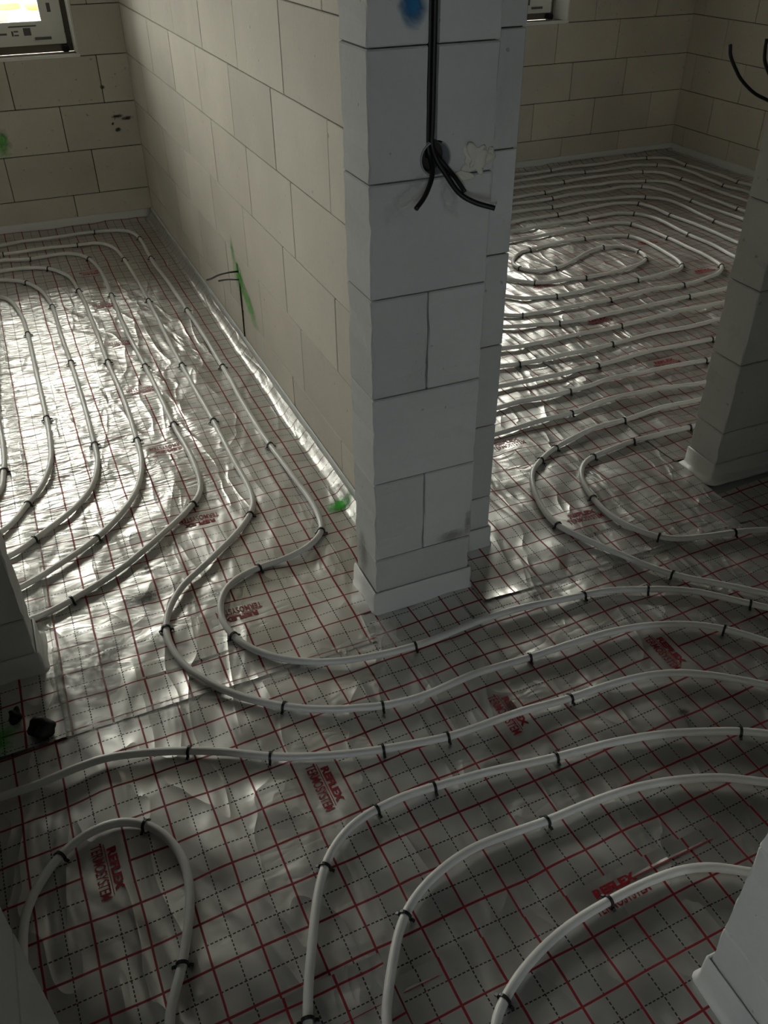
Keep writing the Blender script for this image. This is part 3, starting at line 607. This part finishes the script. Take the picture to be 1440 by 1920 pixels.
RC = {8: [(2.96, 1.73), (2.88, 1.58), (2.73, 1.52)], 7: [(3.13, 1.68), (3.04, 1.44), (2.83, 1.37)], 6: [(3.3, 1.53), (3.2, 1.29), (2.95, 1.215)], 5: [(3.46, 1.38), (3.36, 1.14), (3.1, 1.065)], 4: [(3.6, 1.22), (3.5, 0.98), (3.2, 0.91)],
      3: [(3.76, 1.07), (3.66, 0.83), (3.4, 0.76)], 2: [(3.91, 0.92), (3.81, 0.69), (3.5, 0.62)], 1: [(4.05, 0.77), (3.94, 0.53), (3.6, 0.455)]}
spiral = [(2.0, -1.1), (1.72, -0.6), (1.5, -0.27)] + PP['P13'] + RC[1][::-1] + rv('R1') + LC[1][::-1] + rv('R16') + RC[3][::-1] + rv('R3') + LC[3][::-1] + rv('R14') + RC[5][::-1] + rv('R5') + LC[5][::-1] + rv('R12') + RC[7][::-1] + rv('R7') + LC[7][::-1] + rv('R9') + LC[9][::-1] + rv('R10')
spiral += LC[8] + PP['R8'] + RC[8] + PP['R11'] + LC[6] + PP['R6'] + RC[6] + PP['R13'] + LC[4] + PP['R4'] + RC[4] + PP['R15'] + LC[2] + PP['R2'] + RC[2] + PP['P14'] + [(1.3, -0.66), (1.7, -1.1)]
heating_pipe(spiral, sum([CLIP[k] for k in ['P13', 'P14'] + ['R%d' % i for i in range(1, 17)]], []), 'white pipe laid as a large coil over the whole floor of the right room')

# ------------------------------------------------------------------ edge strips (white foam) along the walls
def sweep(name, path, prof, parent=None, mat=None, wav=0.0015, step=0.06, closed_prof=True, seed=0, zw=0.0):
    """Profile of (offset, z) swept along a plan path; the free side is on the right-hand side."""
    P = [np.array(p, float) for p in path]; st = []
    for i in range(len(P)-1):
        d = P[i+1]-P[i]; L = np.linalg.norm(d); d /= L; n = np.array([d[1], -d[0]])
        if i == 0: st.append((P[0], n))
        m = max(1, int(L/step))
        for k in range(1, m): st.append((P[i]+d*L*k/m, n))
        if i < len(P)-2:
            d2 = P[i+2]-P[i+1]; d2 /= np.linalg.norm(d2); n2 = np.array([d2[1], -d2[0]])
            if d[0]*d2[1]-d[1]*d2[0] > 0:       # corner turning left = convex seen from the free side: round it
                for t in (0.0, 0.25, 0.5, 0.75, 1.0):
                    v = n*(1-t)+n2*t; st.append((P[i+1], v/np.linalg.norm(v)))
            else: st.append((P[i+1], (n+n2)/(1+n@n2)))
        else: st.append((P[-1], n))
    rg = np.random.default_rng(seed+3); ph = rg.uniform(0, 6, 6); vs = []; acc = 0; prev = st[0][0]
    for p, n in st:
        acc += np.linalg.norm(p-prev); prev = p
        for j, (o, z) in enumerate(prof):
            w = wav*(math.sin(acc*19+ph[0]+j*.7)+math.sin(acc*43+ph[1]+j*1.3))*min(1, max(0, (o-0.004)/0.006))
            q = p + n*max(0.0005, o+w); vs.append((q[0], q[1], z + zw*(math.sin(acc*11+ph[2]+j)+math.sin(acc*31+ph[3]+2*j))))
    m = len(prof); fs = []
    for i in range(len(st)-1):
        for j in range(m if closed_prof else m-1): fs.append((i*m+j, i*m+(j+1) % m, (i+1)*m+(j+1) % m, (i+1)*m+j))
    if closed_prof: fs += [tuple(range(m))[::-1], tuple((len(st)-1)*m+j for j in range(m))]
    me = mesh(name, vs, fs, True); bm = bmesh.new(); bm.from_mesh(me); bmesh.ops.recalc_face_normals(bm, faces=bm.faces[:]); bm.to_mesh(me); bm.free()
    return link(name, me, parent, mat)
def strip(name, path, h=0.07, flare=0.024, seed=0):
    prof = [(0.001, h), (0.0035, h+0.0025), (0.0065, h-0.001), (0.0085, 0.7*h), (0.0095, 0.4*h), (0.0115, 0.22*h), (0.5*flare+0.006, 0.013), (flare, 0.0095), (flare, 0.003), (0.001, 0.003)]
    o = sweep(name, path, prof, None, M_FOAM, seed=seed); tag(o, kind='structure'); return o
bl = strip('baseboard_middle_left', [(0.145, 4.03), (0.145, 0.155)], 0.066, 0.012, 1)
sweep('film_apron', [(0.145, 4.0), (0.145, 0.16)], [(0.0105, 0.060), (0.013, 0.052), (0.018, 0.046), (0.024, 0.042), (0.031, 0.037), (0.037, 0.029), (0.042, 0.018)], bl, M_FILM, wav=0.0018, step=0.025, closed_prof=False, seed=4, zw=0.0016)
bp = strip('baseboard_pillar', [(0.0, 0.15), (0.0, 0.0), (0.295, 0.0), (0.295, 0.15), (0.445, 0.15), (0.445, 4.03)], 0.077, 0.014, 2)
strip('baseboard_rear_left', [(-3.2, 4.03), (0.135, 4.03)], 0.062, 0.014, 3)
strip('baseboard_rear_right', [(0.455, 4.03), (4.24, 4.03), (4.24, 0.285)], 0.058, 0.012, 4)
strip('baseboard_front_right', [(1.34, 0.285), (1.34, 0.15), (3.2, 0.15)], 0.07, 0.036, 5)
strip('baseboard_front_left', [(-2.6, 0.15), (-0.91, 0.15), (-0.91, 0.285), (-3.2, 0.285)], 0.075, 0.026, 6)
strip('baseboard_near_right', [(3.2, -1.2), (0.165, -1.2), (0.165, -1.35)], 0.085, 0.018, 7)
strip('baseboard_near_left', [(-0.846, -1.35), (-0.846, -1.2), (-2.6, -1.2)], 0.085, 0.04, 8)

# ------------------------------------------------------------------ windows
def window(name, w, label):
    x0, x1, z0, z1 = w; fx0, fx1, fz0, fz1 = x0+0.04, x1-0.04, z0+0.045, z1-0.03; y0, y1 = 4.19, 4.26
    def ring(a0, a1, c0, c1, t, ya, yb): return [(a0, a1, ya, yb, c0, c0+t), (a0, a1, ya, yb, c1-t, c1), (a0, a0+t, ya, yb, c0+t, c1-t), (a1-t, a1, ya, yb, c0+t, c1-t)]
    f = boxes(name, ring(fx0, fx1, fz0, fz1, 0.058, y0, y1), None, M_PVC, 0.003); tag(f, label, kind='structure')
    boxes('sash', ring(fx0+0.038, fx1-0.038, fz0+0.04, fz1-0.04, 0.078, 4.178, 4.245), f, M_PVC, 0.004)
    g = 0.038 + 0.078
    boxes('glazing_bead', ring(fx0+g-0.010, fx1-g+0.010, fz0+g-0.008, fz1-g+0.008, 0.012, 4.186, 4.20), f, M_WHITE, 0.002)
    boxes('pane', [(fx0+g-0.004, fx1-g+0.004, 4.212, 4.224, fz0+g-0.004, fz1-g+0.004)], f, M_GLASS)
    boxes('joint_filler', ring(x0+0.001, x1-0.001, z0+0.001, z1-0.001, 0.05, 4.225, 4.27), f, M_PVCD)
    boxes('packing_wedge', [(x1-0.075, x1-0.035, 4.16, 4.215, z0+0.002, z0+0.04)], f, M_BLACK, 0.006)
    bm = bmesh.new()
    rg = random.Random(5)
    bars = [(-0.46, -0.31, 1.088, 1.095), (-0.385, -0.345, 1.045, 1.083), (-0.55, -0.475, 1.052, 1.062), (-0.45, -0.44, 1.045, 1.07), (-0.437, -0.413, 1.064, 1.071), (-0.437, -0.413, 1.045, 1.052), (-0.33, -0.24, 1.02, 1.034), (-0.235, -0.215, 1.155, 1.20)]
    for a, b_, c, d in bars: box_bm(bm, a+(x1+0.12), b_+(x1+0.12), 4.1772, 4.1778, c, d)
    link('printed_marks', bm_mesh('printed_marks', bm), f, M_PVCG)
    # rendered reveal and sill edge
    boxes('sill', [(x0, x1, 4.034, 4.185, z0-0.002, z0+0.004)], f, M_SILL)
    boxes('sill_bead', [(x0, x1+0.004, 4.022, 4.048, z0-0.006, z0+0.010)], f, M_WHITE, 0.003)
    boxes('reveal', [(x1-0.010, x1+0.001, 4.028, 4.19, z0+0.005, z1), (x0-0.001, x0+0.010, 4.028, 4.19, z0+0.005, z1)], f, M_WHITE, 0.003)
    return f
M_PVCG = simple('grey_print', (0.12, 0.12, 0.115), 0.6)
M_SILL = simple('dusty_sill', (0.30, 0.27, 0.21), 0.95)
window('window_1', WL, 'white plastic window with protective film in the left room')
window('window_2', WR, 'white plastic window with bright reveal in the right room')

# ------------------------------------------------------------------ cables
def cable(name, pts, r, parent=None, mat=None, sides=8):
    P = [np.array(p, float) for p in pts]; P = [2*P[0]-P[1]] + P + [2*P[-1]-P[-2]]; C = []
    for i in range(1, len(P)-2):
        p0, p1, p2, p3 = P[i-1:i+3]
        for k in range(8):
            t = k/8; C.append(0.5*((2*p1)+(-p0+p2)*t+(2*p0-5*p1+4*p2-p3)*t*t+(-p0+3*p1-3*p2+p3)*t**3))
    C.append(P[-2])
    return link(name, tube_mesh(name, C, r, sides), parent, mat or M_CABLE)
def thing_cable(pts, r, label, group=None, mat=None):
    o = cable('cable', pts, r, None, mat); tag(o, label, 'cable', group)
    return o
thing_cable([(0.1390, 0.010, 2.35), (0.1385, 0.010, 1.7), (0.1388, 0.010, 1.33), (0.140, 0.012, 1.262), (0.143, 0.004, 1.235), (0.141, -0.012, 1.218), (0.129, -0.030, 1.199), (0.107, -0.046, 1.174), (0.081, -0.060, 1.156)], 0.0052, 'black cable in the pillar chase, its end hanging to the left of the round box')
thing_cable([(0.1500, 0.011, 2.35), (0.1497, 0.011, 1.7), (0.1495, 0.011, 1.33), (0.150, 0.014, 1.268), (0.155, 0.002, 1.236), (0.170, -0.014, 1.207), (0.190, -0.040, 1.172), (0.219, -0.060, 1.153), (0.258, -0.080, 1.141)], 0.0058, 'dark cable in the pillar chase, its long end reaching furthest right below the round box', None, M_CABLE)
thing_cable([(0.1445, 0.020, 2.35), (0.1445, 0.020, 1.33), (0.148, 0.026, 1.265), (0.162, 0.006, 1.236), (0.179, -0.012, 1.213), (0.188, -0.030, 1.198), (0.200, -0.050, 1.174)], 0.005, 'short black cable end between two longer ones below the round box')
rb = empty('junction_box', (HOLE[0], 0.0, HOLE[1])); tag(rb, 'round grey flush box in the pillar with black cables coming out', 'box')
bm = bmesh.new(); nn = 32
rings = [(0.0353, 0.050), (0.0353, -0.003), (0.0335, -0.004), (0.0322, -0.002), (0.0318, 0.048)]
rv_ = [[bm.verts.new((r*math.cos(2*PI*k/nn), y, r*math.sin(2*PI*k/nn))) for k in range(nn)] for r, y in rings]
for a, b_ in zip(rv_[:-1], rv_[1:]):
    for k in range(nn):
        if a is rv_[0] or True:
            ang = 2*PI*(k+0.5)/nn
            if abs(ang - PI/2) < 0.30: continue      # the slot where the cables come in
            bm.faces.new((a[k], a[(k+1) % nn], b_[(k+1) % nn], b_[k]))
link('rim', bm_mesh('rim', bm, True), rb, M_BOX)
bm = bmesh.new(); vs = [bm.verts.new((0.0322*math.cos(2*PI*k/nn), 0.047, 0.0322*math.sin(2*PI*k/nn))) for k in range(nn)]; bm.faces.new(vs)
ret = bmesh.ops.extrude_face_region(bm, geom=bm.faces[:]); bmesh.ops.translate(bm, verts=[v for v in ret['geom'] if isinstance(v, bmesh.types.BMVert)], vec=(0, 0.003, 0))
link('back_plate', bm_mesh('back_plate', bm), rb, M_BLACK)
# outlet low on the middle wall
for o in list(bpy.data.objects['wall_middle'].children):
    if abs(o.location.z - (ZC[1]+ZC[2])/2) < 0.03 and abs(o.location.y - 1.87) < o.dimensions.y/2:
        cut_block(o, [('box', (0.10, 0.19, 1.852, 1.890, 0.318, 0.402))])
thing_cable([(0.165, 1.85, 0.373), (0.140, 1.857, 0.371), (0.118, 1.86, 0.371), (0.100, 1.885, 0.362), (0.080, 1.965, 0.328), (0.068, 2.06, 0.282), (0.060, 2.135, 0.250)], 0.0044, 'longer black cable end sticking out of the middle wall through green spray paint')
thing_cable([(0.165, 1.852, 0.338), (0.140, 1.861, 0.335), (0.112, 1.935, 0.314), (0.090, 2.02, 0.281)], 0.0044, 'shorter lower black cable end sticking out of the middle wall through green spray paint')
thing_cable([(0.1445, 1.846, 0.322), (0.1435, 1.852, 0.25), (0.1445, 1.860, 0.15), (0.1440, 1.867, 0.060)], 0.0042, 'thin dark cable running down the middle wall from the green spray paint to the floor')
thing_cable([(1.42, 0.165, 1.175), (1.34, 0.10, 1.185), (1.22, 0.082, 1.215), (1.128, 0.08, 1.255), (1.072, 0.08, 1.278), (1.022, 0.08, 1.311), (0.994, 0.08, 1.339), (0.972, 0.08, 1.367), (0.964, 0.08, 1.391)], 0.0042, 'black cable end curling up beside the right pier, the left one of two', None)
thing_cable([(1.44, 0.165, 1.195), (1.36, 0.10, 1.21), (1.22, 0.082, 1.262), (1.128, 0.08, 1.302), (1.087, 0.08, 1.342), (1.076, 0.08, 1.372), (1.073, 0.08, 1.397)], 0.0042, 'black cable end curling up beside the right pier, at the edge of the view', None)

# ------------------------------------------------------------------ marks, stains, plaster
def mark(name, parent, org, u, v, mat, label=None, conform=False, n=6):
    org, u, v = (np.array(a, float) for a in (org, u, v)); vs, fs, uvs = [], [], []
    for i in range(n+1):
        for j in range(n+1):
            a, b_ = 2*i/n-1, 2*j/n-1; p = org + a*u + b_*v
            if conform: p[2] = float(hgt(p[0], p[1])) + 0.0075
            vs.append(p); uvs.append((a, b_))
    for i in range(n):
        for j in range(n): fs.append((i*(n+1)+j, (i+1)*(n+1)+j, (i+1)*(n+1)+j+1, i*(n+1)+j+1))
    me = mesh(name, vs, fs); l = me.uv_layers.new(name='mark')
    for p in me.polygons:
        for li in p.loop_indices: l.data[li].uv = uvs[me.loops[li].vertex_index]
    o = link(name, me, parent, mat)
    if label: o['label'] = label
    return o
obj = bpy.data.objects
WM, RL, PL = obj['wall_middle'], obj['wall_rear_left'], obj['wall_pillar']
XW = 0.1430
mark('paint_mark', WM, (XW, 1.855, 0.345), (0, 0.085, 0.0), (0, 0, 0.075), M_GREEN, 'green spray paint round the cable outlet')
mark('paint_mark', WM, (XW, 1.925, 0.435), (0, 0.030, 0.0), (0, 0.0, 0.075), M_GREEN, 'green spray paint above the outlet')
mark('paint_mark', WM, (XW-0.0004, 1.735, 0.275), (0, -0.13, -0.085), (0, 0.03, -0.045), M_GREEN, 'green streak running down from the outlet')
mark('paint_mark', RL, (-0.645, 4.0285, 0.53), (0.055, 0, 0), (0, 0, 0.095), M_GREEN, 'green spray paint under the left window')
mark('paint_mark', PL, (0.095, -0.0022, 1.520), (0.036, 0, 0), (0, 0, 0.050), M_BLUE, 'blue paint dot beside the cable chase')
mark('plaster_smear', PL, (0.088, -0.0024, 1.165), (0.055, 0, 0.045), (-0.016, 0, 0.02), M_SMEAR)
mark('plaster_smear', PL, (0.185, -0.0024, 1.155), (0.022, 0, -0.055), (0.02, 0, 0.01), M_SMEAR)
M_GRIME = spray_mat('faint_grime', (0.16, 0.145, 0.12), 0.4, 1.0, 14)
mark('stain', PL, (0.235, -0.0024, 0.212), (0.055, 0, 0), (0, 0, 0.022), M_GRIME)
mark('stain', PL, (0.283, -0.0024, 0.245), (0.012, 0, 0), (0, 0, 0.05), M_GRIME)
mark('stain', PL, (-0.0022, 0.09, 0.16), (0, -0.035, 0), (0, 0, 0.09), M_GRIME)
for X, Z, a, b_ in ((-0.026, 0.777, 0.020, 0.014), (0.082, 0.600, 0.045, 0.014), (0.03, 0.615, 0.045, 0.012), (0.02, 0.54, 0.025, 0.016), (-0.005, 0.575, 0.012, 0.01)):
    mark('stain', RL, (X, 4.0282, Z), (a, 0, 0.004), (-0.2*b_, 0, b_), M_DIRT)
FS = [o for o in bpy.data.objects if o.name.startswith('foil_sheet')]
mark('dirt_smudge', FS[1], (-0.612, 0.335, 0), (0.075, 0.01, 0), (-0.01, 0.035, 0), M_DIRT, conform=True)
mark('dirt_smudge', FS[1], (-0.569, 0.463, 0), (0.022, 0.0, 0), (0, 0.014, 0), M_DIRT, conform=True)
mark('dirt_smudge', FS[0], (0.17, -0.475, 0), (0.02, 0.0, 0), (0, 0.03, 0), M_DIRT, conform=True)
mark('dirt_smudge', FS[0], (0.56, -0.66, 0), (0.02, 0.0, 0), (0, 0.015, 0), M_DIRT, conform=True)
mark('paint_mark', FS[1], (0.095, 0.535, 0), (0.062, 0.012, 0), (0, 0.036, 0), M_GREENF, 'green spray paint on the foil by the pillar', conform=True)
mark('paint_mark', FS[0], (-1.06, -0.055, 0), (0.07, 0.0, 0), (0, 0.06, 0), M_GREENF, 'green spray paint in the dark corner', conform=True)
def lump(name, loc, size, seed, mat, parent=None, sub=3, rough=0.35):
    bm = bmesh.new(); bmesh.ops.create_icosphere(bm, subdivisions=sub, radius=1.0); rg = np.random.default_rng(seed); K = rg.normal(0, 2.4, (7, 3)); ph = rg.uniform(0, 6, 7)
    for v in bm.verts:
        d = v.co.copy(); f = 1 + rough*sum(math.sin(K[i] @ np.array(d) + ph[i]) for i in range(7))/2.6
        v.co = Vector((d.x*size[0]*f, d.y*size[1]*f, d.z*size[2]*f)) + Vector(loc)
    return link(name, bm_mesh(name, bm, True), parent, mat)
lump('putty_patch', (0.248, -0.0015, 1.222), (0.026, 0.0045, 0.018), 3, M_PUTTY, PL, 4, 0.9)
lump('putty_patch', (0.215, -0.001, 1.200), (0.024, 0.003, 0.011), 8, M_PUTTY, PL, 4, 0.9)
lump('putty_patch', (0.283, -0.001, 1.237), (0.008, 0.003, 0.007), 9, M_PUTTY, PL, 3, 0.5)
so = lump('plastic_scrap', (-0.925, -0.075, 0.030), (0.032, 0.026, 0.022), 5, M_BLACK); tag(so, 'small black scrap on the foil at the foot of the dark left jamb', 'scrap')
so = lump('plastic_scrap', (-0.985, -0.005, 0.028), (0.014, 0.014, 0.022), 6, M_BLACK); tag(so, 'tiny black scrap against the wall left of the bigger black scrap', 'scrap')

# clear tape over the seams and a crumpled piece of film
def tape(label, a, b, w, dz, seed):
    a, b = np.array(a), np.array(b); L = np.linalg.norm(b-a); d = (b-a)/L; nrm = np.array([-d[1], d[0]]); n = max(8, int(L/0.012)); m = 6; rg = np.random.default_rng(seed); ph = rg.uniform(0, 6, 8); vs, fs = [], []
    for i in range(n+1):
        for j in range(m+1):
            t = (j/m-0.5)*w; e = 0.006*math.sin(i*0.9+ph[0])*(1 if j in (0, m) else 0); p = a + d*L*i/n + nrm*(t+e)
            z = float(hgt(p[0], p[1])) + dz + 0.0012*(math.sin(i*1.3+j*1.7+ph[1])+math.sin(i*0.61-j*2.3+ph[2])+math.sin(i*2.1+j+ph[3]))*0.35 + 0.0014
            vs.append((p[0], p[1], z))
    for i in range(n):
        for j in range(m): fs.append((i*(m+1)+j, (i+1)*(m+1)+j, (i+1)*(m+1)+j+1, i*(m+1)+j+1))
    o = link('seam_tape', mesh('seam_tape', vs, fs, True), None, M_FILM); tag(o, label, 'tape')
tape('clear tape over the foil seam below the left doorway', (-0.86, -0.11), (-0.06, -0.11), 0.05, 0.004, 1)
tape('clear tape over the foil seam below the right doorway', (0.42, -0.085), (1.25, -0.085), 0.05, 0.004, 2)
tape('clear tape over the red-lined foil seam beside the sixth pipe', (-0.882, 0.30), (-0.882, 3.9), 0.05, 0.006, 3)
tape('clear tape at the foot of the pillar corner', (0.0, -0.04), (-0.02, -0.15), 0.06, 0.004, 4)
def film_patch(label, c0, ex, ey, amp, seed, n=34):
    rg = np.random.default_rng(seed); c0, ex, ey = (np.array(v, float) for v in (c0, ex, ey)); K = [(rg.normal(0, 9, 2), rg.uniform(0, 6), 1) for _ in range(5)] + [(rg.normal(0, 22, 2), rg.uniform(0, 6), 0.5) for _ in range(6)]; vs, fs = [], []
    for i in range(n+1):
        for j in range(n+1):
            u, v = i/n, j/n; p = c0 + ex*(u-0.5) + ey*(v-0.5) + 0.01*np.array([math.sin(9*v), math.sin(7*u)])
            h = sum(a*(1-abs(math.sin(k[0]*u+k[1]*v+ph)))**2 for k, ph, a in K)/5
            ed = min(u, 1-u, v, 1-v)*8; x, y = p
            vs.append((x, y, float(hgt(x, y)) + 0.008 + amp*h*min(1, ed)))
    for i in range(n):
        for j in range(n): fs.append((i*(n+1)+j, (i+1)*(n+1)+j, (i+1)*(n+1)+j+1, i*(n+1)+j+1))
    o = link('plastic_film', mesh('plastic_film', vs, fs, True), None, M_FILM); tag(o, label, 'film'); return o
fp = film_patch('crumpled clear film on the foil beside the foot of the left door jamb', (-0.80, 0.10), (0.17, -0.02), (0.05, 0.22), 0.026, 5)
cable('rolled_edge', [(-0.868, 0.20, 0.022), (-0.872, 0.05, 0.020), (-0.867, -0.05, 0.018), (-0.868, -0.118, 0.016)], 0.010, fp, M_FILM, 10)

# ------------------------------------------------------------------ outside, seen through the windows
M_GROUND = simple('pale_ground', (0.42, 0.40, 0.36), 0.95); M_WRAP = simple('white_wrap', (0.72, 0.72, 0.70), 0.5); M_TIMB = simple('orange_timber', (0.62, 0.30, 0.05), 0.6); M_YEL = simple('yellow_coil', (0.65, 0.40, 0.03), 0.5); M_REDB = simple('red_brick', (0.5, 0.16, 0.11), 0.8)
shell('ground', [(-40, 40, 4.45, 60, -0.55, -0.30)], M_GROUND)
st = boxes('pallet_stack', [(-1.8, 0.28, 7.1, 9.4, -0.16, 0.795)], None, M_WRAP, 0.03); tag(st, 'white wrapped stack outside the left window', 'stack')
boxes('pallet', [(-1.8, 0.28, 7.1+i*1.08, 7.24+i*1.08, -0.30, -0.16) for i in range(3)], st, M_TIMB)
pk = boxes('plank', [(-0.9, 0.9, -0.07, 0.07, 0.0, 0.05)], None, M_TIMB, 0.004); pk.location = (-1.02, 8.32, 0.798); pk.rotation_euler = (0, 0, 0.28); tag(pk, 'orange plank on the white stack outside the left window', 'plank')
tm = []; fs_ = []
for i in range(28):
    for j in range(10):
        a, b_ = 2*PI*i/28, 2*PI*j/10; tm.append(((0.105+0.035*math.cos(b_))*math.cos(a), (0.105+0.035*math.cos(b_))*math.sin(a), 0.035+0.035*math.sin(b_))); fs_.append((i*10+j, ((i+1) % 28)*10+j, ((i+1) % 28)*10+(j+1) % 10, i*10+(j+1) % 10))
co = link('hose_coil', mesh('hose_coil', tm, fs_, True), None, M_YEL); co.location = (0.03, 8.4, 0.796); tag(co, 'yellow hose coil on the white stack outside the left window', 'coil')
rbk = boxes('brick', [(-0.12, 0.12, -0.06, 0.06, 0, 0.065)], None, M_REDB, 0.004); rbk.location = (-0.43, 7.55, 0.797); tag(rbk, 'red brick on the near edge of the white stack outside', 'brick')
